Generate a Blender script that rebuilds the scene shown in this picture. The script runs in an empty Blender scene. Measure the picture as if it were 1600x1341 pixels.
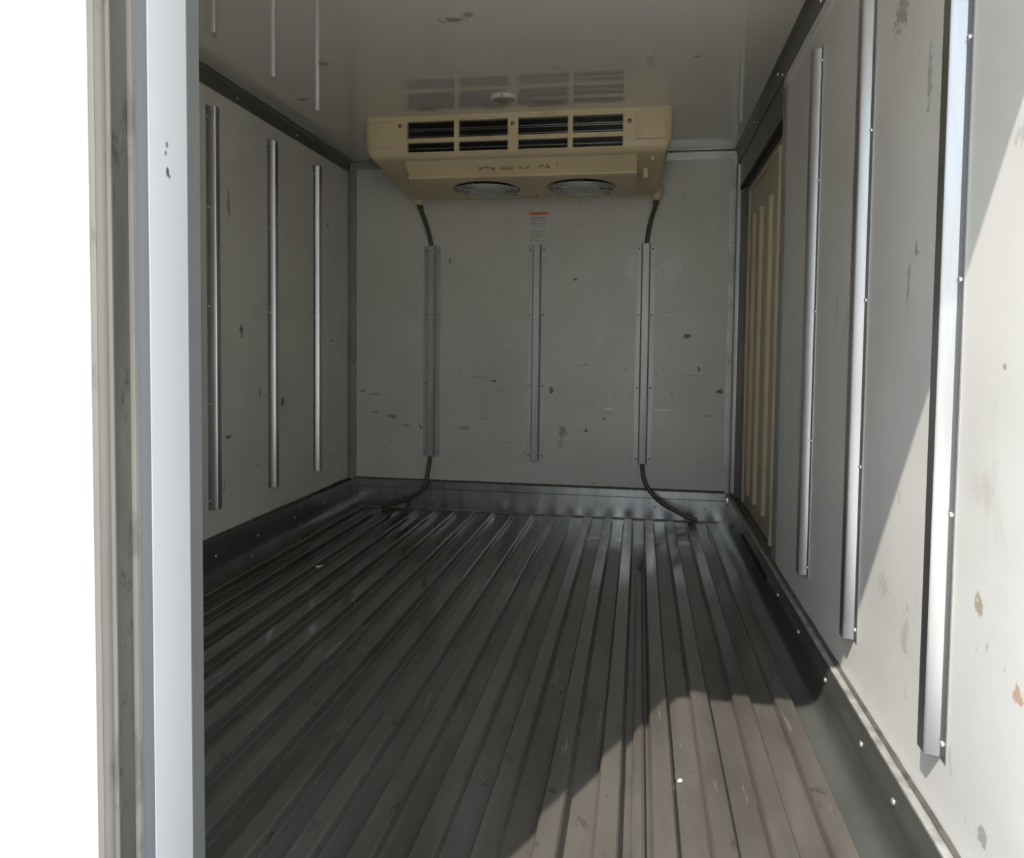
import bpy, bmesh, math, random
from mathutils import Vector, Matrix
random.seed(7)
S = bpy.context.scene
COL = S.collection

# ------------------------------------------------------------------ camera
F_PX, YAW, PITCH, ROLL = 1186.9, 0.1666, 0.0468, 0.0113
CAM_Z = 0.7737
fw = Vector((-math.sin(YAW)*math.cos(PITCH), math.cos(YAW)*math.cos(PITCH), -math.sin(PITCH)))
rt = Vector((math.cos(YAW), math.sin(YAW), 0))
up = rt.cross(fw)
r2 = math.cos(ROLL)*rt + math.sin(ROLL)*up
u2 = -math.sin(ROLL)*rt + math.cos(ROLL)*up
cd = bpy.data.cameras.new('camera')
cam = bpy.data.objects.new('camera', cd); COL.objects.link(cam)
m = Matrix((r2, u2, -fw)).transposed().to_4x4(); m.translation = Vector((0, 0, CAM_Z))
cam.matrix_world = m
cd.sensor_fit = 'HORIZONTAL'; cd.sensor_width = 36; cd.lens = 36*F_PX/1600
cd.shift_y = -70.5/1600; cd.clip_start = 0.02
S.camera = cam

# ------------------------------------------------------------------ world, sun, exposure
w = bpy.data.worlds.new('sky'); S.world = w; w.use_nodes = True
nt = w.node_tree; nt.nodes.clear()
o = nt.nodes.new('ShaderNodeOutputWorld'); bg = nt.nodes.new('ShaderNodeBackground')
tc = nt.nodes.new('ShaderNodeTexCoord'); sx = nt.nodes.new('ShaderNodeSeparateXYZ')
cr = nt.nodes.new('ShaderNodeValToRGB')
cr.color_ramp.elements[0].position = 0.0; cr.color_ramp.elements[0].color = (0.36, 0.36, 0.34, 1)
e_ = cr.color_ramp.elements.new(.22); e_.color = (1.0, 1.0, 1.0, 1)
cr.color_ramp.elements[1].position = 0.8; cr.color_ramp.elements[1].color = (0.62, 0.78, 1.0, 1)
nt.links.new(tc.outputs['Generated'], sx.inputs[0]); nt.links.new(sx.outputs['Z'], cr.inputs[0])
nt.links.new(cr.outputs[0], bg.inputs['Color']); bg.inputs['Strength'].default_value = 4.4
nt.links.new(bg.outputs[0], o.inputs[0])
SUN_DIR = Vector((0.468, 1.0, -1.38)).normalized()
sd = bpy.data.lights.new('sun', 'SUN'); sd.energy = 6.1; sd.angle = math.radians(0.55); sd.color = (1.0, 0.95, 0.88)
so = bpy.data.objects.new('sun', sd); COL.objects.link(so)
so.rotation_euler = SUN_DIR.to_track_quat('-Z', 'Y').to_euler(); so.location = (-1, -2, 4)
S.view_settings.view_transform = 'Standard'; S.view_settings.look = 'None'
S.view_settings.gamma = 1; S.view_settings.use_curve_mapping = False
S.view_settings.exposure = 0.12
S.cycles.diffuse_bounces = 8; S.cycles.glossy_bounces = 6; S.cycles.max_bounces = 12

# ------------------------------------------------------------------ dimensions (metres)
XL, XR, YB, H = -1.3885, 0.4115, 3.5005, 1.662
YO = 0.55                       # plane of the rear opening

# ------------------------------------------------------------------ materials
def mat(name, col, rough=0.5, metal=0.0, spec=0.5, noise=0.0, nscale=8.0, bump=0.0, bscale=60.0, stretch=(1, 1, 1),
        coat=0.0, dirt=None, spots=(), streak=None, rvar=0.0):
    m = bpy.data.materials.new(name); m.use_nodes = True
    nt = m.node_tree; N = nt.nodes; L = nt.links
    b = N['Principled BSDF']
    b.inputs['Roughness'].default_value = rough; b.inputs['Metallic'].default_value = metal
    b.inputs['Specular IOR Level'].default_value = spec; b.inputs['Coat Weight'].default_value = coat
    b.inputs['Coat Roughness'].default_value = 0.02
    tc = N.new('ShaderNodeTexCoord'); mp = N.new('ShaderNodeMapping'); L.new(tc.outputs['Object'], mp.inputs[0])
    mp.inputs['Scale'].default_value = stretch
    def math_(op, a, bb=None, c=None):
        n = N.new('ShaderNodeMath'); n.operation = op
        for i, v in enumerate((a, bb, c)):
            if v is None: continue
            if isinstance(v, (int, float)): n.inputs[i].default_value = v
            else: L.new(v, n.inputs[i])
        return n.outputs[0]
    def ns(scale, detail=4, vec=None, rough=0.55):
        n = N.new('ShaderNodeTexNoise'); n.inputs['Scale'].default_value = scale; n.inputs['Detail'].default_value = detail
        n.inputs['Roughness'].default_value = rough
        L.new(vec or mp.outputs[0], n.inputs['Vector']); return n
    def mix(f, a, bcol):
        n = N.new('ShaderNodeMix'); n.data_type = 'RGBA'
        if isinstance(f, (int, float)): n.inputs[0].default_value = f
        else: L.new(f, n.inputs[0])
        if isinstance(a, tuple): n.inputs[6].default_value = (*a, 1)
        else: L.new(a, n.inputs[6])
        n.inputs[7].default_value = (*bcol, 1)
        return n.outputs[2]
    def smooth(v, lo, hi):
        n = N.new('ShaderNodeMapRange'); n.interpolation_type = 'SMOOTHSTEP'
        n.inputs['From Min'].default_value = lo; n.inputs['From Max'].default_value = hi
        L.new(v, n.inputs['Value']); return n.outputs[0]
    c = col
    if noise:
        n = ns(nscale, 5)
        c = mix(smooth(n.outputs[0], 0.35, 0.7), c, tuple(max(0, x*(1-noise)) for x in col))
    if dirt:                                   # dirt = (colour, scale, threshold, strength, stretch)
        dc, sc, th, st, sv = dirt
        m2 = N.new('ShaderNodeMapping'); m2.inputs['Scale'].default_value = sv; L.new(tc.outputs['Object'], m2.inputs[0])
        n = ns(sc, 8, m2.outputs[0], 0.68)
        f = math_('MULTIPLY', smooth(n.outputs[0], th, th+0.08), st)
        c = mix(f, c, dc)
    if streak:                                 # fine small marks
        dc, sc, th, st, sv = streak
        m2 = N.new('ShaderNodeMapping'); m2.inputs['Scale'].default_value = sv; m2.inputs['Location'].default_value = (3.1, 1.7, 5.3)
        L.new(tc.outputs['Object'], m2.inputs[0])
        n = ns(sc, 3, m2.outputs[0], 0.5)
        n2 = ns(1.8, 2, tc.outputs['Object'])
        f = math_('MULTIPLY', smooth(n.outputs[0], th, th+0.03), st)
        f = math_('MULTIPLY', f, smooth(n2.outputs[0], 0.45, 0.62))
        c = mix(f, c, dc)
    if spots:                                  # named scuffs, chips and pale patches, (x,y,z), (rx,ry,rz), colour, strength
        wn = ns(75, 5, tc.outputs['Object'])
        wv = N.new('ShaderNodeVectorMath'); wv.operation = 'SUBTRACT'; L.new(wn.outputs['Color'], wv.inputs[0]); wv.inputs[1].default_value = (.5, .5, .5)
        for (p, r, sc, st) in spots:
            v = N.new('ShaderNodeVectorMath'); v.operation = 'SUBTRACT'; L.new(tc.outputs['Object'], v.inputs[0]); v.inputs[1].default_value = p
            v2 = N.new('ShaderNodeVectorMath'); v2.operation = 'DIVIDE'; L.new(v.outputs[0], v2.inputs[0]); v2.inputs[1].default_value = r
            v3 = N.new('ShaderNodeVectorMath'); v3.operation = 'MULTIPLY_ADD'; L.new(wv.outputs[0], v3.inputs[0]); v3.inputs[1].default_value = (3.2,)*3
            L.new(v2.outputs[0], v3.inputs[2])
            ln = N.new('ShaderNodeVectorMath'); ln.operation = 'LENGTH'; L.new(v3.outputs[0], ln.inputs[0])
            s = N.new('ShaderNodeMapRange'); s.inputs['From Min'].default_value = 1.05; s.inputs['From Max'].default_value = 0.75
            s.inputs['To Max'].default_value = st
            L.new(ln.outputs['Value'], s.inputs['Value'])
            c = mix(s.outputs[0], c, sc)
    if isinstance(c, tuple): b.inputs['Base Color'].default_value = (*c, 1)
    else: L.new(c, b.inputs['Base Color'])
    if rvar:
        n = ns(5, 5)
        r_ = N.new('ShaderNodeMapRange'); r_.inputs['From Min'].default_value = .3; r_.inputs['From Max'].default_value = .7
        r_.inputs['To Min'].default_value = max(.02, rough-rvar); r_.inputs['To Max'].default_value = rough+rvar
        L.new(n.outputs[0], r_.inputs['Value']); L.new(r_.outputs[0], b.inputs['Roughness'])
    if bump:
        n = ns(bscale, 3)
        bn = N.new('ShaderNodeBump'); bn.inputs['Strength'].default_value = bump; bn.inputs['Distance'].default_value = 0.002
        L.new(n.outputs[0], bn.inputs['Height']); L.new(bn.outputs[0], b.inputs['Normal'])
    return m

DK = (0.035, 0.032, 0.025); BR = (0.12, 0.065, 0.02); GR = (0.2, 0.19, 0.16); WH = (0.85, 0.85, 0.83)
def on_back(x, z, rx, rz, c=DK, s=0.85): return ((x, YB, z), (rx, 0.5, rz), c, s)
def on_left(y, z, ry, rz, c=DK, s=0.8): return ((XL, y, z), (0.5, ry, rz), c, s)
def on_right(y, z, ry, rz, c=DK, s=0.5): return ((XR, y, z), (0.5, ry, rz), c, s)
back_spots = [on_back(.13, 1.13, .055, .075, (.8, .8, .78), .35), on_back(-.045, 1.14, .035, .06, (.8, .8, .78), .3), on_back(-.89, 1.18, .008, .02, GR, .7), on_back(-.676, .62, .018, .007), on_back(-.75, .635, .04, .004, GR, .6),  # the first two are faint paler patches
    on_back(-.402, .585, .011, .016, BR, .9), on_back(-.30, 1.093, .006, .006), on_back(.205, .835, .018, .012), on_back(.26, .69, .008, .015),
    on_back(.355, .59, .018, .010), on_back(-.24, .40, .01, .01, DK, .8), on_back(-.16, .455, .01, .004), on_back(-.345, .39, .02, .03, GR, .7),
    on_back(-.14, .50, .028, .006, WH, .8), on_back(.10, .50, .04, .006, WH, .8), on_back(.11, .44, .02, .006, WH, .6), on_back(-.18, .82, .02, .008, WH, .5),
    on_back(-1.32, .56, .018, .009, GR, .8), on_back(-1.26, .545, .04, .003, GR, .8), on_back(-1.17, .44, .02, .012, GR, .75), on_back(-1.25, .46, .02, .006, GR, .6),
    on_back(-1.10, .40, .02, .006, GR, .6), on_back(-.81, .395, .03, .009, GR, .6), on_back(-1.03, .39, .006, .014, BR, .8), on_back(-.985, .775, .006, .006, BR, .7),
    on_back(.12, .93, .03, .004, WH, .5), on_back(.22, .66, .03, .005, GR, .5), on_back(.3, .48, .03, .005, GR, .4), on_back(-.6, .33, .03, .002, GR, .5),
    on_back(-.25, .7, .02, .003, DK, .5), on_back(-.5, .75, .012, .008, BR, .6), on_back(-.36, .34, .02, .03, GR, .4)]
left_spots = [on_left(2.49, .825, .012, .022), on_left(2.80, .55, .014, .025), on_left(2.41, 1.25, .012, .05, GR, .7), on_left(2.40, .46, .022, .008),
    on_left(2.62, .60, .008, .03, GR, .7), on_left(3.24, 1.31, .006, .012), on_left(3.30, .80, .018, .004), on_left(2.6, .33, .01, .004), on_left(3.36, .41, .006, .008),
    on_left(2.37, .30, .006, .03, GR, .5), on_left(2.95, 1.05, .006, .01, GR, .5), on_left(3.28, .27, .1, .0025, GR, .6)]
right_spots = [on_right(1.36, 1.33, .035, .03, (.2, .16, .12), .6), on_right(1.22, 1.18, .01, .05, (.25, .24, .2), .5), on_right(.99, .47, .012, .012, (.33, .25, .13), .7),
    on_right(.89, .40, .012, .012, (.5, .26, .12), .7), on_right(.95, .76, .006, .005), on_right(1.25, .93, .008, .012), on_right(1.72, .86, .004, .03),
    on_right(1.28, .88, .006, .04, GR, .5), on_right(1.24, .34, .02, .04, (.45, .43, .38), .6), on_right(1.35, .38, .03, .02, (.45, .43, .38), .5),
    on_right(.92, 1.02, .03, .015, GR, .3), on_right(1.62, 1.1, .01, .03, (.3, .22, .15), .4), on_right(1.9, .5, .02, .03, GR, .3), on_right(.96, .2, .012, .012, GR, .6), on_right(2.25, .70, .03, .02, WH, .4)]
M = {}
WALL = (0.64, 0.628, 0.575)
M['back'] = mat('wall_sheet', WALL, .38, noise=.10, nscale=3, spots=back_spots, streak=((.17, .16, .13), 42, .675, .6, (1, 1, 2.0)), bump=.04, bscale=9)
M['left'] = mat('wall_sheet_left', WALL, .38, noise=.10, nscale=3, spots=left_spots, streak=((.17, .16, .13), 42, .69, .5, (1, 1.6, 1)), bump=.04, bscale=9)
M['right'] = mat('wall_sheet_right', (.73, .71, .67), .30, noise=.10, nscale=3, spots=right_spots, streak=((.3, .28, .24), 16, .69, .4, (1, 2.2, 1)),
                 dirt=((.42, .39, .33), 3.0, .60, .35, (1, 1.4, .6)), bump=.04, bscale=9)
ceil_spots = [((-.52, 2.05, H), (.03, .02, .5), DK, .6), ((-.47, 2.02, H), (.02, .02, .5), DK, .5), ((-1.22, 2.62, H), (.02, .012, .5), DK, .7), ((-1.0, 2.3, H), (.02, .02, .5), DK, .4),
              ((-1.02, 2.9, H), (.012, .02, .5), DK, .5), ((.15, 2.4, H), (.01, .01, .5), DK, .5), ((-.8, 2.79, H), (.05, .02, .5), (.2, .17, .1), .5), ((-.35, 2.8, H), (.09, .03, .5), (.25, .2, .13), .5),
              ((-.55, 2.8, H), (.07, .02, .5), (.25, .2, .13), .5)]
M['ceil'] = mat('ceiling_sheet', (.70, .67, .605), .02, noise=.08, nscale=2, spec=.9, coat=.35, spots=ceil_spots, streak=((.3, .27, .2), 20, .71, .4, (1, 1, 1)))
M['alu'] = mat('brushed_aluminium', (.46, .46, .46), .33, .95, noise=.18, nscale=30, stretch=(1, 1, .08), rvar=.06)
M['alum'] = mat('matt_aluminium', (.50, .50, .49), .5, .6, noise=.15, nscale=20, stretch=(1, 1, .1), rvar=.05)
M['alu2'] = mat('dull_aluminium', (.45, .45, .44), .40, .7, noise=.25, nscale=10, rvar=.06)
M['greytrim'] = mat('grey_steel_trim', (.36, .355, .32), .4, .3, noise=.2, nscale=6)
M['darktrim'] = mat('dark_steel_trim', (.13, .135, .115), .36, .45, noise=.2, nscale=6)
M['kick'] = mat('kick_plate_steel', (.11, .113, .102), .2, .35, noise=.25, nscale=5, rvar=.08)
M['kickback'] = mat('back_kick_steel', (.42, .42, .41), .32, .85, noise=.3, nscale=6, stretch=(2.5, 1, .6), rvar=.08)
M['rivet'] = mat('rivet_head', (.75, .75, .73), .25, .8)
M['screw'] = mat('brass_screw', (.22, .19, .12), .4, .6)
M['caulk'] = mat('caulk', (.10, .095, .08), .7, noise=.5, nscale=40)
M['ledge'] = mat('ledge_steel', (.40, .39, .36), .45, .35, noise=.5, nscale=28)
M['plastic'] = mat('aged_cream_plastic', (.66, .54, .34), .42, noise=.10, nscale=4, dirt=((.38, .27, .13), 3.5, .60, .35, (1, 1, 1.5)))
M['black'] = mat('black_gap', (.012, .012, .012), .7)
M['fin'] = mat('coil_fins', (.06, .06, .057), .5, .5)
M['tube'] = mat('coil_tube', (.26, .26, .25), .35, .8)
M['fanw'] = mat('fan_guard_grey', (.56, .58, .53), .5, noise=.15, nscale=20)
M['hose'] = mat('drain_hose_rubber', (.085, .08, .055), .38, noise=.3, nscale=30)
M['label'] = mat('label_paper', (.62, .61, .57), .45)
M['orange'] = mat('label_orange', (.75, .17, .04), .45)
M['ink'] = mat('label_ink', (.12, .11, .10), .5)
M['faint'] = mat('faded_ink', (.34, .26, .15), .5)
M['lamp'] = mat('lamp_rim', (.66, .64, .58), .35)
M['lens'] = mat('lamp_lens', (.33, .31, .27), .12, spec=.8, bump=.9, bscale=60)
M['doorw'] = mat('door_white_paint', (.54, .54, .515), .4, noise=.05, nscale=1.5)
M['doorg'] = mat('door_grey_liner', (.55, .555, .56), .45, noise=.04, nscale=3, spots=[((-.44, .657, .960), (.5, .0022, .003), DK, .7), ((-.44, .6545, .951), (.5, .002, .003), DK, .7), ((-.44, .656, .935), (.5, .0028, .0045), DK, .85), ((-.44, .659, .932), (.5, .002, .002), DK, .6)])
M['coveshade'] = mat('cove_shade_grey', (.15, .155, .165), .55)  # dark grey stands in for the shade in the cove beside the liner
M['edge'] = mat('inner_edge_grey', (.17, .172, .165), .5)
M['gasket'] = mat('gasket_rubber', (.25, .225, .19), .6, noise=.25, nscale=14, stretch=(1, 1, .15), dirt=((.11, .10, .08), 14, .54, .6, (1, 1, .4)))
M['gasketd'] = mat('gasket_dirt', (.095, .088, .074), .7, noise=.5, nscale=12, stretch=(2, 2, .25), dirt=((.03, .027, .022), 30, .56, .75, (1, 1, .5)))
M['beige'] = mat('side_door_liner', (.58, .50, .35), .42, noise=.12, nscale=4, dirt=((.3, .26, .18), 4, .58, .4, (1, 1, 1)))
M['shell'] = mat('outer_shell_paint', (.8, .8, .78), .4)
M['ground'] = mat('concrete_ground', (.68, .63, .54), .9, noise=.3, nscale=2)
M['scrap'] = mat('paper_scrap', (.75, .72, .6), .6)

# floor: stainless sheet, greasy and worn
fm = bpy.data.materials.new('ribbed_steel_floor'); fm.use_nodes = True
nt = fm.node_tree; N = nt.nodes; L = nt.links; b = N['Principled BSDF']
tc = N.new('ShaderNodeTexCoord')
def fmap(sc, loc=(0, 0, 0)):
    n = N.new('ShaderNodeMapping'); n.inputs['Scale'].default_value = sc; n.inputs['Location'].default_value = loc; L.new(tc.outputs['Object'], n.inputs[0]); return n.outputs[0]
def fnoise(v, s, d=5, r=.6):
    n = N.new('ShaderNodeTexNoise'); n.inputs['Scale'].default_value = s; n.inputs['Detail'].default_value = d; n.inputs['Roughness'].default_value = r; L.new(v, n.inputs[0]); return n.outputs[0]
def fms(v, a, bb, t0=0., t1=1.):
    n = N.new('ShaderNodeMapRange'); n.interpolation_type = 'SMOOTHSTEP'; n.inputs[1].default_value = a; n.inputs[2].default_value = bb; n.inputs[3].default_value = t0; n.inputs[4].default_value = t1; L.new(v, n.inputs[0]); return n.outputs[0]
def fmix(f, a, c):
    n = N.new('ShaderNodeMix'); n.data_type = 'RGBA'; L.new(f, n.inputs[0])
    if isinstance(a, tuple): n.inputs[6].default_value = (*a, 1)
    else: L.new(a, n.inputs[6])
    n.inputs[7].default_value = (*c, 1); return n.outputs[2]
def fmul(a, c):
    n = N.new('ShaderNodeMath'); n.operation = 'MULTIPLY'; L.new(a, n.inputs[0])
    if isinstance(c, float): n.inputs[1].default_value = c
    else: L.new(c, n.inputs[1])
    return n.outputs[0]
n1 = fnoise(fmap((1, .25, 1)), 7, 6)
c = fmix(fms(n1, .35, .7), (.150, .134, .115), (.096, .086, .070))
c = fmix(fmul(fms(fnoise(fmap((1, .5, 1), (4, 2, 0)), 22, 6, .7), .60, .70), .6), c, (.04, .036, .03))
c = fmix(fmul(fms(fnoise(fmap((3, .3, 1), (9, 2, 0)), 16, 3), .66, .72), .5), c, (.27, .26, .23))
# worn bright patches along the cross seam near the bulkhead
sp = N.new('ShaderNodeSeparateXYZ'); L.new(tc.outputs['Object'], sp.inputs[0])
pk = fmul(fmul(fms(sp.outputs['Y'], 3.05, 3.06), fms(sp.outputs['Y'], 3.13, 3.12)), fmul(fms(sp.outputs['X'], -.24, -.2), fms(sp.outputs['X'], .30, .27)))
pk = fmul(pk, fms(fnoise(fmap((1, 1, 1), (1, 5, 0)), 16, 3), .45, .52))
c = fmix(fmul(pk, .8), c, (.45, .45, .43))
L.new(c, b.inputs['Base Color'])
b.inputs['Metallic'].default_value = .35; b.inputs['Specular IOR Level'].default_value = .8
L.new(fms(fnoise(fmap((1, .4, 1), (2, 2, 2)), 6, 5), .3, .7, .08, .26), b.inputs['Roughness'])
bn = N.new('ShaderNodeBump'); bn.inputs['Strength'].default_value = .12; bn.inputs['Distance'].default_value = .004
L.new(fnoise(fmap((1, .35, 1)), 12, 3), bn.inputs['Height']); L.new(bn.outputs[0], b.inputs['Normal'])
M['floor'] = fm

# ------------------------------------------------------------------ mesh helpers
class MB:
    def __init__(s): s.v = []; s.f = []
    def add(s, vs, fs):
        k = len(s.v); s.v += [tuple(v) for v in vs]; s.f += [tuple(i+k for i in f) for f in fs]; return s
    def box(s, x0, x1, y0, y1, z0, z1):
        vs = [(x, y, z) for x in (x0, x1) for y in (y0, y1) for z in (z0, z1)]
        return s.add(vs, [(0, 1, 3, 2), (4, 6, 7, 5), (0, 4, 5, 1), (2, 3, 7, 6), (0, 2, 6, 4), (1, 5, 7, 3)])
    def prism(s, prof, a0, a1, axis):
        """prof: closed 2-D outline in the two other axes (order x,y,z without axis)"""
        n = len(prof)
        def P(p, a):
            q = list(p); q.insert(axis, a); return q
        vs = [P(p, a0) for p in prof] + [P(p, a1) for p in prof]
        fs = [(i, (i+1) % n, (i+1) % n+n, i+n) for i in range(n)] + [tuple(range(n))[::-1], tuple(range(n, 2*n))]
        return s.add(vs, fs)
    def cyl(s, c, r, h, axis=2, n=16, r1=None, dome=0.0):
        c = Vector(c); r1 = r if r1 is None else r1
        rings = [(0, r), (h, r1)]
        if dome: rings += [(h+dome*.5, r1*.8), (h+dome*.85, r1*.45)]
        ax = [Vector((1, 0, 0)), Vector((0, 1, 0)), Vector((0, 0, 1))]
        a = ax[axis]; b1 = ax[(axis+1) % 3]; b2 = ax[(axis+2) % 3]
        vs = []
        for (hh, rr) in rings:
            for i in range(n):
                t = 2*math.pi*i/n; vs.append(c+a*hh+b1*rr*math.cos(t)+b2*rr*math.sin(t))
        fs = [(j*n+i, j*n+(i+1) % n, (j+1)*n+(i+1) % n, (j+1)*n+i) for j in range(len(rings)-1) for i in range(n)]
        fs += [tuple(range(n))[::-1], tuple(range((len(rings)-1)*n, len(rings)*n))]
        return s.add(vs, fs)
    def tube(s, pts, r, n=10, closed=False):
        pts = [Vector(p) for p in pts]; m_ = len(pts); rings = []
        prev = None
        for i, p in enumerate(pts):
            if closed: d = pts[(i+1) % m_]-pts[i-1]
            else: d = pts[min(i+1, m_-1)]-pts[max(i-1, 0)]
            d.normalize()
            if prev is None: a = d.orthogonal().normalized()
            else: a = (prev-d*prev.dot(d)).normalized()
            prev = a; b_ = d.cross(a)
            rings.append([p+(a*math.cos(2*math.pi*k/n)+b_*math.sin(2*math.pi*k/n))*r for k in range(n)])
        vs = [v for q in rings for v in q]; fs = []
        for j in range(m_ if closed else m_-1):
            j2 = (j+1) % m_
            fs += [(j*n+k, j*n+(k+1) % n, j2*n+(k+1) % n, j2*n+k) for k in range(n)]
        if not closed: fs += [tuple(range(n))[::-1], tuple(range((m_-1)*n, m_*n))]
        return s.add(vs, fs)
    def torus(s, c, R, r, n=40, k=8):
        return s.tube([(c[0]+R*math.cos(2*math.pi*i/n), c[1]+R*math.sin(2*math.pi*i/n), c[2]) for i in range(n)], r, k, True)
    def build(s, name, material, parent=None, bevel=0.0, angle=35, seg=2):
        me = bpy.data.meshes.new(name); me.from_pydata(s.v, [], s.f)
        bm = bmesh.new(); bm.from_mesh(me); bmesh.ops.recalc_face_normals(bm, faces=bm.faces)
        if bevel:
            es = [e for e in bm.edges if len(e.link_faces) == 2 and e.calc_face_angle(0) > math.radians(30)]
            bmesh.ops.bevel(bm, geom=es, offset=bevel, segments=seg, profile=.5, affect='EDGES', clamp_overlap=True)
        bm.to_mesh(me); bm.free()
        me.materials.append(material); me.shade_smooth(); me.set_sharp_from_angle(angle=math.radians(angle))
        ob = bpy.data.objects.new(name, me); COL.objects.link(ob)
        if parent is not None:
            ob.parent = parent; ob.matrix_parent_inverse = Matrix.Translation(-parent.location)
            if parent.parent is not None: ob.matrix_parent_inverse = Matrix()
        return ob
def empty(name, loc, label, cat, group=None):
    e = bpy.data.objects.new(name, None); COL.objects.link(e); e.location = loc; e.empty_display_size = .05
    e['label'] = label; e['category'] = cat
    if group: e['group'] = group
    return e
def struct(o, label=None):
    o['kind'] = 'structure'
    if label: o['label'] = label
    return o
def cut(ob, cutters):
    for c_ in cutters:
        md = ob.modifiers.new('cut', 'BOOLEAN'); md.operation = 'DIFFERENCE'; md.object = c_; md.solver = 'EXACT'
    dg = bpy.context.evaluated_depsgraph_get(); dg.update()
    me = bpy.data.meshes.new_from_object(ob.evaluated_get(dg))
    ob.modifiers.clear(); ob.data = me
    me.shade_smooth(); me.set_sharp_from_angle(angle=math.radians(35))
    for c_ in cutters: bpy.data.objects.remove(c_)

# ------------------------------------------------------------------ shell: floor, walls, ceiling
T = 0.07
def rib_profile():
    pts = [(XL, 0)]
    xs = [0.320-.0895*i for i in range(18, -1, -1)]
    for x in xs:
        pts += [(x-.0235, 0), (x-.0205, .0025), (x-.0190, .0205), (x-.0160, .0240), (x+.0160, .0240), (x+.0190, .0205), (x+.0205, .0025), (x+.0235, 0)]
    pts += [(XR, 0)]
    return pts, xs
prof, rib_x = rib_profile()
fb = MB()
n = len(prof); Y0, Y1 = .50, 3.372
vs = [(x, Y0, z) for x, z in prof] + [(x, Y1, z) for x, z in prof] + [(x, Y1+.016, z*.8) for x, z in prof] + [(x, Y1+.026, 0) for x, z in prof] + [(x, YB, 0) for x, z in prof]
fs = [(j*n+i, j*n+i+1, (j+1)*n+i+1, (j+1)*n+i) for j in range(4) for i in range(n-1)]
fb.add(vs, fs)
fb.box(XL, XR, Y0, YB, -.08, -.001)
struct(fb.build('floor', M['floor'], angle=20))
# narrow lapped seam of the floor sheet between two ribs
struct(MB().prism([(-.001, .0), (.001, .011), (.006, .014), (.016, .014), (.021, .011), (.023, 0)], .5, 2.62, 1).build('trim_1', M['floor'], angle=25))

struct(MB().box(XL-T, XR+T+.05, YO, YB+T, H, H+.07).build('ceiling', M['ceil']))
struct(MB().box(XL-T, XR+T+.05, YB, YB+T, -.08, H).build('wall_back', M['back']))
struct(MB().box(XL-T, XL, YO+.02, YB, -.08, H).build('wall_left', M['left']))
# right wall with the opening of the side door
DY0, DY1, DZ1 = 2.405, 3.395, 1.475
wr = MB().box(XR, XR+T+.05, .50, DY0, -.08, H)
wr.box(XR, XR+T+.05, DY0, YB, -.08, .128).box(XR, XR+T+.05, DY0, YB, DZ1, H).box(XR, XR+T+.05, DY1, YB, .128, DZ1)
struct(wr.build('wall_right', M['right']))

# ------------------------------------------------------------------ ceiling trims, corner posts
def rivets(pts, axis, sign, parent, r=.0055, mat_=None, name='rivet'):
    for p in pts:
        mb = MB(); rr = [(0, r), (.0012, r), (.0028, r*.75), (.0036, r*.3)]
        ax = [Vector((1, 0, 0)), Vector((0, 1, 0)), Vector((0, 0, 1))]; a = ax[axis]*sign; b1 = ax[(axis+1) % 3]; b2 = ax[(axis+2) % 3]
        vs = [Vector(p)+a*h+b1*q*math.cos(t*math.pi/5)+b2*q*math.sin(t*math.pi/5) for h, q in rr for t in range(10)]
        fs = [(j*10+i, j*10+(i+1) % 10, (j+1)*10+(i+1) % 10, (j+1)*10+i) for j in range(3) for i in range(10)]+[tuple(range(30, 40)), tuple(range(10))[::-1]]
        mb.add(vs, fs); mb.build(name, mat_ or M['rivet'], parent, angle=60)

t = struct(MB().prism([(XL, H), (XL+.014, H), (XL+.014, H-.006), (XL+.005, H-.016), (XL+.005, H-.058), (XL, H-.058)], YO+.02, YB, 1).build('trim_2', M['darktrim'], angle=25))
rivets([(XL+.005, y, H-.04) for y in (2.0, 2.46, 2.92, 3.35)], 0, 1, t, .004)
t = struct(MB().prism([(XR, H), (XR-.016, H), (XR-.016, H-.006), (XR-.006, H-.018), (XR-.006, H-.075), (XR, H-.075)], YO, YB, 1).build('trim_3', M['darktrim'], angle=25))
rivets([(XR-.006, y, H-.03) for y in (.9, 1.45, 1.98, 2.5, 3.0)]+[(XR-.006, y, H-.06) for y in (1.43, 1.93, 2.42)], 0, -1, t, .0045)
# turned lip of the liner sheet under the right trim
struct(MB().prism([(XR-.004, H-.076), (XR-.004, H-.108), (XR, H-.110), (XR, H-.076)], .5, 2.40, 1).build('trim_4', M['right'], angle=25))
# back wall head trim
t = struct(MB().prism([(YB, H), (YB-.018, H), (YB-.018, H-.004), (YB-.006, H-.010), (YB-.006, H-.045), (YB, H-.045)], XL+.015, XR-.017, 0).build('trim_5', M['alu2'], angle=25))
rivets([(x, YB-.006, H-.03) for x in (-1.30, .17, .375)], 1, -1, t, .004)
# vertical corner trims of the bulkhead
t = struct(MB().prism([(XL+.0, YB), (XL, YB-.028), (XL+.004, YB-.028), (XL+.008, YB-.006), (XL+.036, YB-.006), (XL+.036, YB)], .14, H-.046, 2).build('trim_6', M['greytrim'], angle=25))
rivets([(XL+.022, YB-.006, z) for z in (.22, .46, .70, .94, 1.17, 1.40, 1.55)], 1, -1, t, .004, M['screw'])
t = struct(MB().prism([(XR-.034, YB), (XR-.034, YB-.005), (XR, YB-.005), (XR, YB)], .14, H-.046, 2).build('trim_7', M['alu2'], angle=25))
rivets([(XR-.020, YB-.005, z) for z in (.20, .45, .72, .98, 1.25, 1.50)], 1, -1, t, .004)
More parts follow.
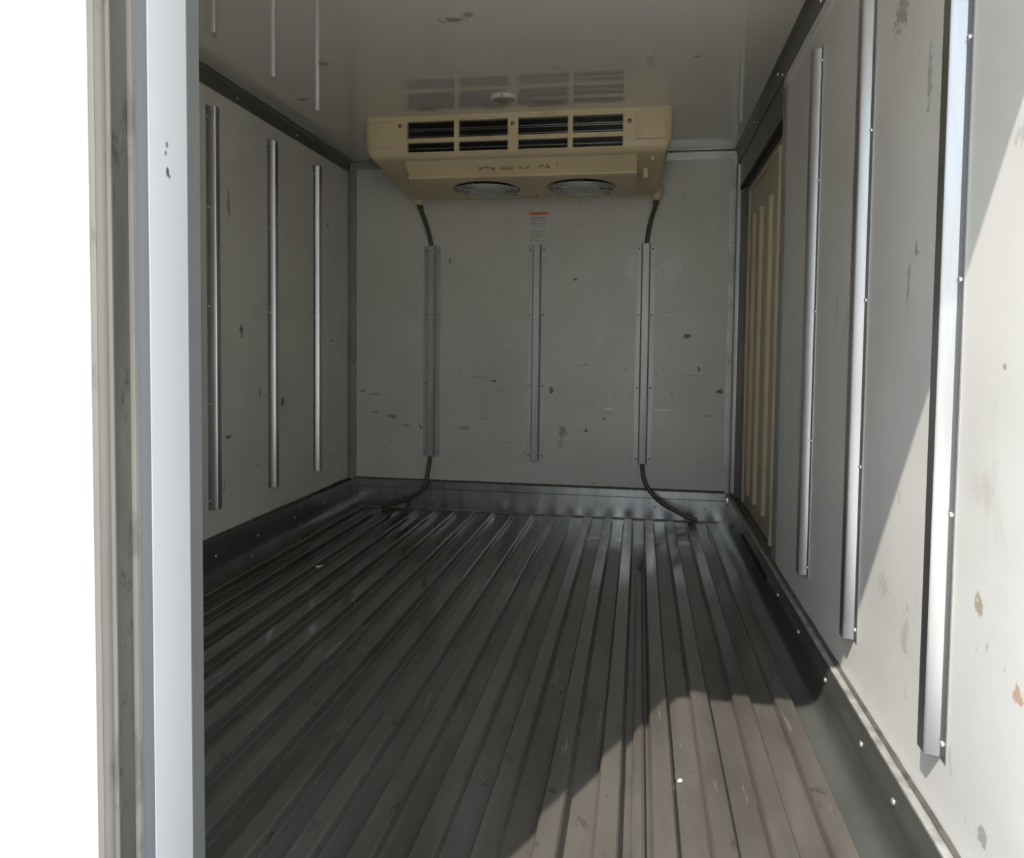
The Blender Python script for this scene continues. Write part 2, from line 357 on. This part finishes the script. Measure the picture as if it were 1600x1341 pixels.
# right rear corner post between the bulkhead and the side door
struct(MB().prism([(XR, YB-.001), (XR-.004, YB-.006), (XR-.010, YB-.014), (XR-.010, YB-.055), (XR-.002, YB-.062), (XR, YB-.062)], .14, H-.08, 2).build('trim_8', M['greytrim'], angle=25))
struct(MB().prism([(XR, YB-.068), (XR-.012, YB-.068), (XR-.016, YB-.073), (XR-.016, YB-.088), (XR-.012, YB-.094), (XR, YB-.094)], .155, H-.09, 2).build('trim_9', M['alu'], angle=25))
# header sheet above the side door
struct(MB().box(XR-.003, XR, DY0-.02, YB-.1, DZ1, H-.076).build('trim_11', M['darktrim']))
struct(MB().box(XR-.0035, XR+.012, DY0, DY1, DZ1-.012, DZ1).build('trim_12', M['black']))
# near jamb trim, two vertical ribs along the edge of the liner sheet
jt = MB().prism([(XR, DY0), (XR-.003, DY0), (XR-.005, DY0-.003), (XR-.005, DY0-.010), (XR-.002, DY0-.014), (XR-.002, DY0-.032), (XR-.005, DY0-.037), (XR-.005, DY0-.044), (XR-.002, DY0-.05), (XR, DY0-.052)], .128, 1.592, 2)
struct(jt.build('trim_13', M['alu2'], angle=25))
# jamb linings of the side opening
jl = MB().box(XR+.0005, XR+.05, DY1-.003, DY1, .128, DZ1).box(XR, XR+.05, DY0, DY0+.003, .128, DZ1).box(XR, XR+.05, DY0, DY1, .128, .132).box(XR, XR+.05, DY0, DY1, DZ1-.003, DZ1)
struct(jl.build('trim_14', M['darktrim']))

# ------------------------------------------------------------------ kick plates
def kick_side(name, x, s, y0, y1, ledge_mat):
    # s = +1 for left wall (grows to +x), -1 for right wall
    k = struct(MB().prism([(x, 0), (x+s*.064, 0), (x+s*.064, .0015), (x+s*.048, .004), (x+s*.036, .011), (x+s*.027, .024), (x+s*.0225, .040), (x+s*.0205, .058), (x+s*.0205, .122), (x+s*.019, .128), (x, .130)], y0, y1, 1).build(name, M['kick'], angle=40))
    MB().box(min(x, x+s*.019), max(x, x+s*.019), y0, y1, .1285, .1335).build('top_ledge', ledge_mat, k, bevel=.001)
    cb = MB(); y = y0; pts = []
    while y < y1:
        pts.append((x+s*.003, y, .135+random.uniform(-.001, .0015))); y += .03
    cb.tube(pts, .0045, 6); cb.build('caulk_bead', M['caulk'], k)
    return k
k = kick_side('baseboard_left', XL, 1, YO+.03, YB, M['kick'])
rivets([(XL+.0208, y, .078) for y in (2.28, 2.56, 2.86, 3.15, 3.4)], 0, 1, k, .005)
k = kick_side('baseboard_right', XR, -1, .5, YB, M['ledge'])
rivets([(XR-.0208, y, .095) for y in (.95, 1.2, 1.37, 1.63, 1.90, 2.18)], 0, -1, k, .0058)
MB().box(XR-.0235, XR-.020, 2.37, 2.93, .074, .090).build('drain_slot', M['black'], k)
kb = struct(MB().prism([(YB, 0), (YB-.016, 0), (YB-.012, .006), (YB-.012, .100), (YB, .100)], XL+.021, XR-.021, 0).build('baseboard_back', M['kickback'], angle=25))
MB().prism([(YB, .099), (YB-.016, .099), (YB-.018, .102), (YB-.018, .134), (YB-.015, .137), (YB, .137)], XL+.021, XR-.021, 0).build('top_strip', M['kickback'], kb, angle=25)
MB().box(XL+.03, XR-.03, YB-.012, YB, .137, .1425).build('caulk_bead', M['caulk'], kb)
rivets([(x, YB-.012, .06) for x in (-1.33, -.62, -.28, .08, .30)], 1, -1, kb, .005)
MB().box(XR-.026, XR-.016, YB-.075, YB-.055, .09, .125).build('corner_clip', M['rivet'], kb, bevel=.002)

# ------------------------------------------------------------------ scuff rails
def rail_mesh(depth, wf, wc, z0, z1, th=.0018):
    """hat channel, base on plane y=0, protruding to -y, centred on x=0; open ended"""
    a = wc/2; o_ = [(-a-wf, 0), (-a-wf, -th), (-a-.001, -th), (-a+.004, -depth+.003), (-a+.0065, -depth), (a-.0065, -depth), (a-.004, -depth+.003), (a+.001, -th), (a+wf, -th), (a+wf, 0)]
    i_ = [(a-.0008, 0), (a-.0055, -depth+th+.003), (a-.0075, -depth+th), (-a+.0075, -depth+th), (-a+.0055, -depth+th+.003), (-a+.0008, 0)]
    return MB().prism(o_+i_, z0, z1, 2)
GRP = 'metal scuff rails screwed to the van walls'
def rail(label, loc, rotz, z0, z1, depth, wf, wc, zs, both, smat, am='alu'):
    e = empty('wall_rail', loc, label, 'wall rail', GRP)
    e.rotation_euler.z = rotz
    c_ = rail_mesh(depth, wf, wc, z0-loc[2], z1-loc[2]).build('channel', M[am])
    c_.parent = e
    a = wc/2+wf*.5
    sc = MB().add([], [])
    proto = None
    for z in zs:
        for x in ((-a, a) if both else (-a, a)):
            if proto is None:
                rivets([(0, 0, 0)], 1, -1, None, .0042, smat, 'screw'); proto = bpy.data.objects['screw'] if 'screw' in bpy.data.objects else None
                for ob in COL.objects:
                    if ob.name.startswith('screw') and ob.parent is None: proto = ob
                ob = proto
            else:
                ob = proto.copy(); COL.objects.link(ob)
            ob.parent = e; ob.location = (x, -.0018, z-loc[2])
    return e
for x, lb in ((-.977, 'aluminium rail with a hose through it, nearest the left corner of the back wall'),
              (-.4765, 'middle aluminium wall rail on the back wall, directly under the warning label'),
              (.018, 'aluminium rail with a hose through it, nearest the right corner of the back wall')):
    rail(lb, (x, YB, .254), 0, .254, 1.250, .024, .021, .040, (.275, .60, .93, 1.228), True, M['screw'], 'alum')
for y, lb in ((2.31, 'aluminium rail on the left wall, nearest the camera beside the grey door edge'),
              (2.718, 'aluminium rail on the left wall, middle of the three'),
              (3.12, 'aluminium rail on the left wall, farthest back next to the corner')):
    rail(lb, (XL, y, .230), math.pi/2, .230, 1.545, .020, .019, .036, (.26, .58, .90, 1.22, 1.51), True, M['rivet'])
for y, lb in ((1.106, 'aluminium rail on the right wall, nearest the camera and partly sunlit'),
              (1.527, 'aluminium rail on the right wall, middle of the three'),
              (1.945, 'aluminium rail on the right wall, farthest back beside the side door')):
    rail(lb, (XR, y, .228), -math.pi/2, .228, 1.492, .020, .020, .036, (.25, .56, .87, 1.18, 1.46), True, M['rivet'])

# ------------------------------------------------------------------ side door (in the right wall)
DX = XR+.020
d2 = struct(MB().box(DX+.006, DX+.05, DY0+.004, DY1-.004, .133, DZ1-.006).build('door_2', M['beige'], bevel=.003))
fr = MB()
for (y0, y1, z0, z1) in ((3.265, 3.28, .14, DZ1-.035), (2.586, 3.265, DZ1-.045, DZ1-.035)):
    fr.box(DX-.002, DX+.0065, y0, y1, z0, z1)
fr.build('border_frame', M['beige'], d2, bevel=.0025)
for i, y in enumerate((2.745, 2.95, 3.12)):
    MB().prism([(DX+.0065, y-.02), (DX-.004, y-.013), (DX-.007, y-.008), (DX-.007, y+.008), (DX-.004, y+.013), (DX+.0065, y+.02)], .198, 1.307, 2).build('moulded_rib', M['beige'], d2, bevel=.002)
MB().prism([(DX+.0065, 2.555), (DX-.007, 2.563), (DX-.007, 2.578), (DX+.0065, 2.586)], .137, 1.43, 2).build('moulded_rib', M['beige'], d2, bevel=.002)

# ------------------------------------------------------------------ left leaf of the rear door (shut), seen edge-on
EX = -.440
d1 = struct(MB().prism([(XL-T, YO), (EX-.002, YO), (EX, YO+.002), (EX, YO+.010), (EX-.008, YO+.013), (EX-.008, YO+.058), (XL-T, YO+.058)], -.12, 1.74, 2).build('door_1', M['doorw'], angle=25))
MB().prism([(XL+.03, YO+.058), (EX-.012, YO+.058), (EX-.012, YO+.0782), (EX-.0006, YO+.0782), (EX, YO+.0795), (EX, YO+.137), (EX-.001, YO+.140), (EX-.0075, YO+.170), (EX-.012, YO+.173), (XL+.03, YO+.173)], .022, 1.64, 2).build('liner_panel', M['doorg'], d1, angle=20)
MB().prism([(EX-.004, YO+.1378), (EX+.0006, YO+.1378), (EX-.0004, YO+.141), (EX-.0068, YO+.1705), (EX-.009, YO+.1705)], .022, 1.64, 2).build('inner_edge_strip', M['edge'], d1)
MB().prism([(EX-.0119, YO+.0606), (EX-.0075, YO+.0625), (EX-.0045, YO+.0655), (EX-.0022, YO+.0695), (EX-.0008, YO+.0740), (EX-.0002, YO+.0781), (EX-.0119, YO+.0781)], .0, 1.66, 2).build('cove_shade_strip', M['coveshade'], d1, angle=50)  # added dark strip: shade of the door-edge cove put into its colour
g = MB()
g.prism([(EX-.008, YO+.0115), (EX+.001, YO+.0025), (EX+.003, YO+.006), (EX+.001, YO+.009), (EX+.003, YO+.0125), (EX+.0035, YO+.017), (EX+.002, YO+.021), (EX+.0035, YO+.024), (EX+.001, YO+.029), (EX-.008, YO+.030)], -.1, 1.72, 2)
g.prism([(EX-.008, YO+.053), (EX-.001, YO+.053), (EX+.0015, YO+.0545), (EX+.0015, YO+.059), (EX-.001, YO+.0605), (EX-.008, YO+.0605)], -.1, 1.72, 2)
g.build('gasket_lip', M['gasket'], d1, angle=40)
MB().prism([(EX-.010, YO+.027), (EX-.0025, YO+.027), (EX-.0035, YO+.037), (EX-.002, YO+.0535), (EX-.010, YO+.0535)], -.1, 1.72, 2).build('gasket_channel', M['gasketd'], d1, angle=40)

# ------------------------------------------------------------------ rear frame, header and outside
struct(MB().box(XL-T-.02, XR+T+.07, YO-.025, YO+.02, 1.62, 1.80).build('trim_15', M['shell']))
struct(MB().box(XR+.02, XR+T+.07, YO-.06, YO-.05+.0, -.2, 1.8).build('trim_16', M['shell']))
struct(MB().box(XL-T, XR+T, .30, .499, -.16, -.012).build('trim_17', M['alu2']))
struct(MB().box(-14, 14, -14, 14, -1.0, -.9).build('ground', M['ground']))

# ------------------------------------------------------------------ evaporator unit
AX0, AX1 = -1.072, .100
ev = empty('evaporator_unit', (-.486, 3.18, 1.662), 'yellowed cream plastic cooling unit with eight black grille openings, hung from the ceiling', 'cooling unit')
P = [(2.858, 1.6615, 0), (2.860, 1.60, 0), (2.866, 1.540, .002), (2.870, 1.522, .004), (2.880, 1.509, .008), (2.896, 1.502, .012), (2.95, 1.494, .016), (3.10, 1.472, .020),
     (3.28, 1.446, .024), (3.34, 1.440, .028), (3.385, 1.445, .034), (3.44, 1.50, .030), (3.486, 1.60, .02), (3.490, 1.6615, .02)]
bd = MB()
# rounded sides: three sections near each end
secs = [(AX0, 1.0, 0), (AX0+.006, .35, 1), (AX0+.018, 0, 2)]
xs_all = [(AX0, 1), (AX0+.008, .35), (AX0+.022, 0), (AX1-.022, 0), (AX1-.008, .35), (AX1, 1)]
vs = []; cy = 3.17; cz = 1.662
for x, f in xs_all:
    for (y, z, ins) in P:
        sgn = -1 if x < -.5 else 1
        yy = y + (cy-y)*.035*f; zz = z + (cz-z)*.10*f if z < 1.66 else z
        vs.append((x - sgn*ins*1.0, yy, zz))
n = len(P); fs = [(j*n+i, j*n+(i+1) % n, (j+1)*n+(i+1) % n, (j+1)*n+i) for j in range(5) for i in range(n)] + [tuple(range(n))[::-1], tuple(range(5*n, 6*n))]
bd.add(vs, fs)
body = bd.build('housing', M['plastic'], ev, angle=30)
HX = [(-.903, -.714), (-.699, -.506), (-.470, -.279), (-.264, -.076)]
def hz(xc, top):   # the holes follow the unit, which hangs a touch lower on the right
    return (1.574, 1.641) if top else (1.522, 1.562)
cutters = []
for (a, b_) in HX:
    for top in (1, 0):
        z0, z1 = hz(0, top)
        cutters.append(MB().box(a, b_, 2.80, 2.905, z0, z1).build('cutter', M['black'], bevel=0))
FANS = [(-.642, 3.13), (-.250, 3.13)]
for (x, y) in FANS: cutters.append(MB().cyl((x, y, 1.40), .139, .11, n=48).build('cutter', M['black']))
# pan under the housing
pan = MB().prism([(2.898, 1.53), (2.900, 1.5025), (2.956, 1.457), (2.950, 1.453), (2.948, 1.4485), (2.951, 1.443), (2.960, 1.4405), (2.975, 1.439), (2.985, 1.4365), (3.28, 1.4265), (3.325, 1.431), (3.35, 1.445), (3.35, 1.53)], -.925, -.025, 0).build('fan_pan', M['plastic'], ev, bevel=.004)
import copy
pc = [MB().cyl((x, y, 1.38), .139, .13, n=48).build('cutter', M['black']) for (x, y) in FANS]
cut(body, cutters); cut(pan, pc)
# grille surrounds and the coil seen behind them
for (a, b_) in HX:
    for top in (1, 0):
        z0, z1 = hz(0, top); yf = 2.860 if top else 2.864
        rim = MB()
        rim.tube([(a, yf, z0), (b_, yf, z0)], .0028, 6).tube([(a, yf-.002, z1), (b_, yf-.002, z1)], .0028, 6)
        rim.tube([(a, yf, z0), (a, yf-.002, z1)], .0028, 6).tube([(b_, yf, z0), (b_, yf-.002, z1)], .0028, 6)
        rim.build('grille_rim', M['plastic'], ev)
        cb = MB().box(a+.001, b_-.001, 2.894, 2.903, z0+.001, z1-.001)
        x = a+.003
        while x < b_-.003:
            cb.box(x, x+.0008, 2.876, 2.895, z0+.002, z1-.002); x += .0042
        cp = cb.build('evaporator_coil', M['fin'], ev)
        for zz in ((z0+.012, z0+.034, z0+.041) if top else (z0+.018,)):
            tb = MB().box(a+.002, b_-.002, 2.8772, 2.8778, zz-.0012, zz+.0012)
            x = a+.003
            while x < b_-.006:
                tb.box(x, x+.0024, 2.8735, 2.8777, zz-.0013, zz+.0013); x += .0042
            tb.build('coil_edge', M['tube'], cp)
# access covers and screws
for (a, b_, lab) in ((-1.055, -.955, 0), (-.030, .078, 1)):
    MB().prism([(2.8615, 1.545), (2.8565, 1.547), (2.8555, 1.64), (2.8595, 1.642)], a, b_, 0).build('access_cover', M['plastic'], ev, bevel=.0015)
rivets([(-.930, 2.860, 1.625), (-.490, 2.860, 1.620), (-.055, 2.860, 1.613)], 1, -1, ev, .0085, M['screw'], 'screw')
MB().cyl((.008, 3.05, 1.445), .013, .05, n=20).build('drain_plug', M['plastic'], ev, bevel=.002)
MB().cyl((.035, 2.93, 1.485), .008, .02, n=16).build('mounting_knob', M['plastic'], ev, bevel=.002)
for x, lab in ((-1.012, 0), (.058, 1)):
    MB().cyl((x, 3.40, 1.425), .017, .05, n=20, r1=.03).build('drain_outlet', M['plastic'], ev, bevel=.002)
rivets([(x, 3.25, 1.4265) for x in (-.446,)], 2, -1, ev, .007, M['screw'], 'screw')
# faded pictograms on the front of the pan
ZC = 1.470
def glyph(boxes):
    g_ = MB()
    for x0, x1, z0, z1 in boxes:
        f = lambda z: 2.900+(1.5025-z)*1.231
        q = [(f(z1)-.0012, z1), (f(z0)-.0012, z0), (f(z0)+.0006, z0), (f(z1)+.0006, z1)]
        g_.prism(q, x0, x1, 0)
    g_.build('pictogram', M['faint'], ev)
sn = math.sin; PI = math.pi
glyph([(-.632+.052*t, -.6235+.052*t, ZC-.001+.008*sn(PI*t)-.004*t, ZC+.0025+.008*sn(PI*t)-.004*t) for t in [i/9 for i in range(10)]]+[(-.634, -.628, ZC-.002, ZC+.008), (-.580, -.573, ZC-.004, ZC+.006)])
glyph([(-.548+.011*i, -.536+.011*i, ZC-.003, ZC+.0005) for i in range(4)]+[(-.548+.011*i, -.543+.011*i, ZC-.001, ZC+.007) for i in range(5)])
glyph([(-.478+.038*t, -.470+.038*t, ZC+.004-.007*sn(PI*t), ZC+.007-.007*sn(PI*t)) for t in [i/7 for i in range(8)]])
glyph([(-.402+.026*t, -.396+.026*t, ZC+.006*sn(PI*t), ZC+.003+.006*sn(PI*t)) for t in [i/6 for i in range(7)]])
glyph([(-.369, -.362, ZC, ZC+.012), (-.363, -.356, ZC-.002, ZC+.006)])
glyph([(-.328, -.324, ZC+.002, ZC+.012)])
# fans
for (x, y) in FANS:
    MB().cyl((x, y, 1.470), .1385, .004, n=48).build('fan_well', M['black'], ev)
    gd = MB()
    for R in (.134, .120, .106, .092, .078): gd.torus((x, y, 1.4265), R, .0016, 44, 6)
    for k_ in range(8):
        a = k_*math.pi/4+.3
        gd.tube([(x+.05*math.cos(a), y+.05*math.sin(a), 1.4245), (x+.138*math.cos(a+.25), y+.138*math.sin(a+.25), 1.4285)], .0022, 6)
    gd.cyl((x, y, 1.422), .074, .006, n=32)
    gu = gd.build('fan_guard', M['fanw'], ev, angle=40)
    fn = MB().cyl((x, y, 1.440), .045, .028, n=24)
    for k_ in range(5):
        a0 = k_*2*math.pi/5; vs = []; 
        for r_ in (.04, .128):
            for s_ in range(5):
                a = a0+s_*.22*(1.15 if r_ > .1 else .9); vs.append((x+r_*math.cos(a), y+r_*math.sin(a), 1.445+.004*s_))
        vs2 = [(p[0], p[1], p[2]+.002) for p in vs]
        fs = [(i, i+1, i+6, i+5) for i in range(4)]
        fs2 = [(i+10, i+15, i+16, i+11) for i in range(4)]
        side = [(0, 5, 15, 10), (4, 14, 19, 9)]+[(i, i+10, i+11, i+1) for i in range(4)]+[(i+5, i+6, i+16, i+15) for i in range(4)]
        fn.add(vs+vs2, fs+fs2+side)
    fn.build('fan_rotor', M['fin'], ev, angle=40)
    for k_ in range(4):
        a = math.pi/4+k_*math.pi/2
        rivets([(x+.147*math.cos(a), y+.147*math.sin(a), 1.4275)], 2, -1, ev, .0055, M['screw'], 'screw')

# ------------------------------------------------------------------ drain hoses
def spline(pts, n=10):
    out = []; pts = [Vector(p) for p in pts]
    q = [2*pts[0]-pts[1]]+pts+[2*pts[-1]-pts[-2]]
    for i in range(1, len(q)-2):
        for k_ in range(n):
            t = k_/n; a, b_, c_, d_ = q[i-1], q[i], q[i+1], q[i+2]
            out.append(.5*((2*b_)+(-a+c_)*t+(2*a-5*b_+4*c_-d_)*t*t+(-a+3*b_-3*c_+d_)*t**3))
    return out+[pts[-1]]
hl = [(-1.010, 3.402, 1.424), (-1.006, 3.415, 1.40), (-.992, 3.455, 1.34), (-.979, 3.484, 1.26), (-.977, 3.487, 1.20), (-.977, 3.487, .8), (-.977, 3.487, .30), (-.978, 3.482, .25),
      (-.985, 3.468, .17), (-.998, 3.455, .11), (-1.05, 3.45, .065), (-1.12, 3.45, .035), (-1.21, 3.452, .012)]
hr = [(.056, 3.402, 1.424), (.053, 3.415, 1.40), (.034, 3.455, 1.34), (.021, 3.484, 1.26), (.018, 3.487, 1.20), (.018, 3.487, .8), (.018, 3.487, .30), (.018, 3.482, .25),
      (.026, 3.468, .195), (.050, 3.455, .145), (.10, 3.435, .095), (.165, 3.42, .062), (.225, 3.41, .035), (.262, 3.405, .0265)]
def hose(pts, label):
    b0 = MB().tube(spline(pts), .0098, 12)
    h = b0.build('drain_hose', M['hose'], angle=60); h['label'] = label; h['category'] = 'hose'; h['group'] = 'drain hoses on the back wall'
    MB().tube([pts[0], Vector(pts[0])*.35+Vector(pts[1])*.65], .0135, 14).build('hose_collar', M['hose'], h)
    return h
hose(hl, 'dark rubber drain hose on the left, curling left along the base of the back wall')
hose(hr, 'dark rubber drain hose on the right, sweeping right down to the ribbed floor')

# ------------------------------------------------------------------ warning label
lx0, lx1, lz0, lz1 = -.517, -.427, 1.256, 1.404
wl = empty('warning_label', (-.472, YB, 1.33), 'small white printed label with orange heading, on the back wall under the cooling unit', 'label')
MB().box(lx0, lx1, YB-.0012, YB-.0002, lz0, lz1).build('label_sheet', M['label'], wl)
MB().box(lx0+.001, lx1-.001, YB-.0018, YB-.0012, lz1-.015, lz1-.003).build('heading_band', M['orange'], wl, )
MB().prism([(-.489, lz1-.0135), (-.477, lz1-.0135), (-.483, lz1-.0045)], YB-.0024, YB-.0018, 1).build('warning_triangle', M['ink'], wl)
tx = MB()
rows = [(.024, .072, .0024), (.031, .062, .0024), (.041, .060, .0016), (.046, .030, .0012), (.054, .070, .0016), (.061, .034, .0016), (.068, .056, .0016), (.084, .070, .0016), (.091, .072, .0016), (.101, .062, .0014), (.107, .05, .0014), (.117, .068, .0014), (.124, .03, .0012), (.134, .055, .0016)]
for (dz, wd, hh) in rows:
    x = lx0+.008
    while x < lx0+.008+wd:
        ww = random.uniform(.003, .009); tx.box(x, min(x+ww, lx1-.004), YB-.0018, YB-.0012, lz1-dz-hh, lz1-dz); x += ww+.0015
tx.build('printed_text', M['ink'], wl)

# ------------------------------------------------------------------ ceiling lamp
cl = empty('ceiling_lamp', (-.493, 2.695, H), 'small round ceiling lamp with a white rim, in front of the cooling unit', 'lamp')
MB().cyl((-.493, 2.695, H-.010), .045, .010, n=36, r1=.053).build('rim', M['lamp'], cl, bevel=.002)
MB().cyl((-.493, 2.695, H-.011), .038, .004, n=32).build('lens', M['lens'], cl, bevel=.0008)
for a in (math.pi/2*3, math.pi*.12, math.pi*.88):
    rivets([(-.493+.050*math.cos(a), 2.695+.050*math.sin(a), H-.004)], 2, -1, cl, .005, M['screw'], 'screw')

# ------------------------------------------------------------------ litter on the floor
def scrap(x, y, z, s, lab, rz):
    mb = MB(); vs = []
    for i, (u, v) in enumerate(((-1, -.5), (-.2, -.7), (.9, -.3), (1, .4), (.1, .8), (-.8, .5))):
        vs.append((u*s, v*s, .001+.003*abs(u)*random.random()))
    vs += [(a, b_, c_+.001) for a, b_, c_ in vs]
    mb.add(vs, [tuple(range(6))[::-1], tuple(range(6, 12))]+[(i, (i+1) % 6, (i+1) % 6+6, i+6) for i in range(6)])
    o_ = mb.build('paper_scrap', M['scrap']); o_.location = (x, y, z); o_.rotation_euler.z = rz
    o_['label'] = lab; o_['category'] = 'litter'; o_['group'] = 'scraps of litter on the floor'
scrap(-1.068, 2.42, .0195, .013, 'small pale scrap of litter on the dark floor ribs at the left', .5)
scrap(.085, 1.36, .0005, .006, 'tiny white scrap on the sunlit floor near the camera', 1.1)
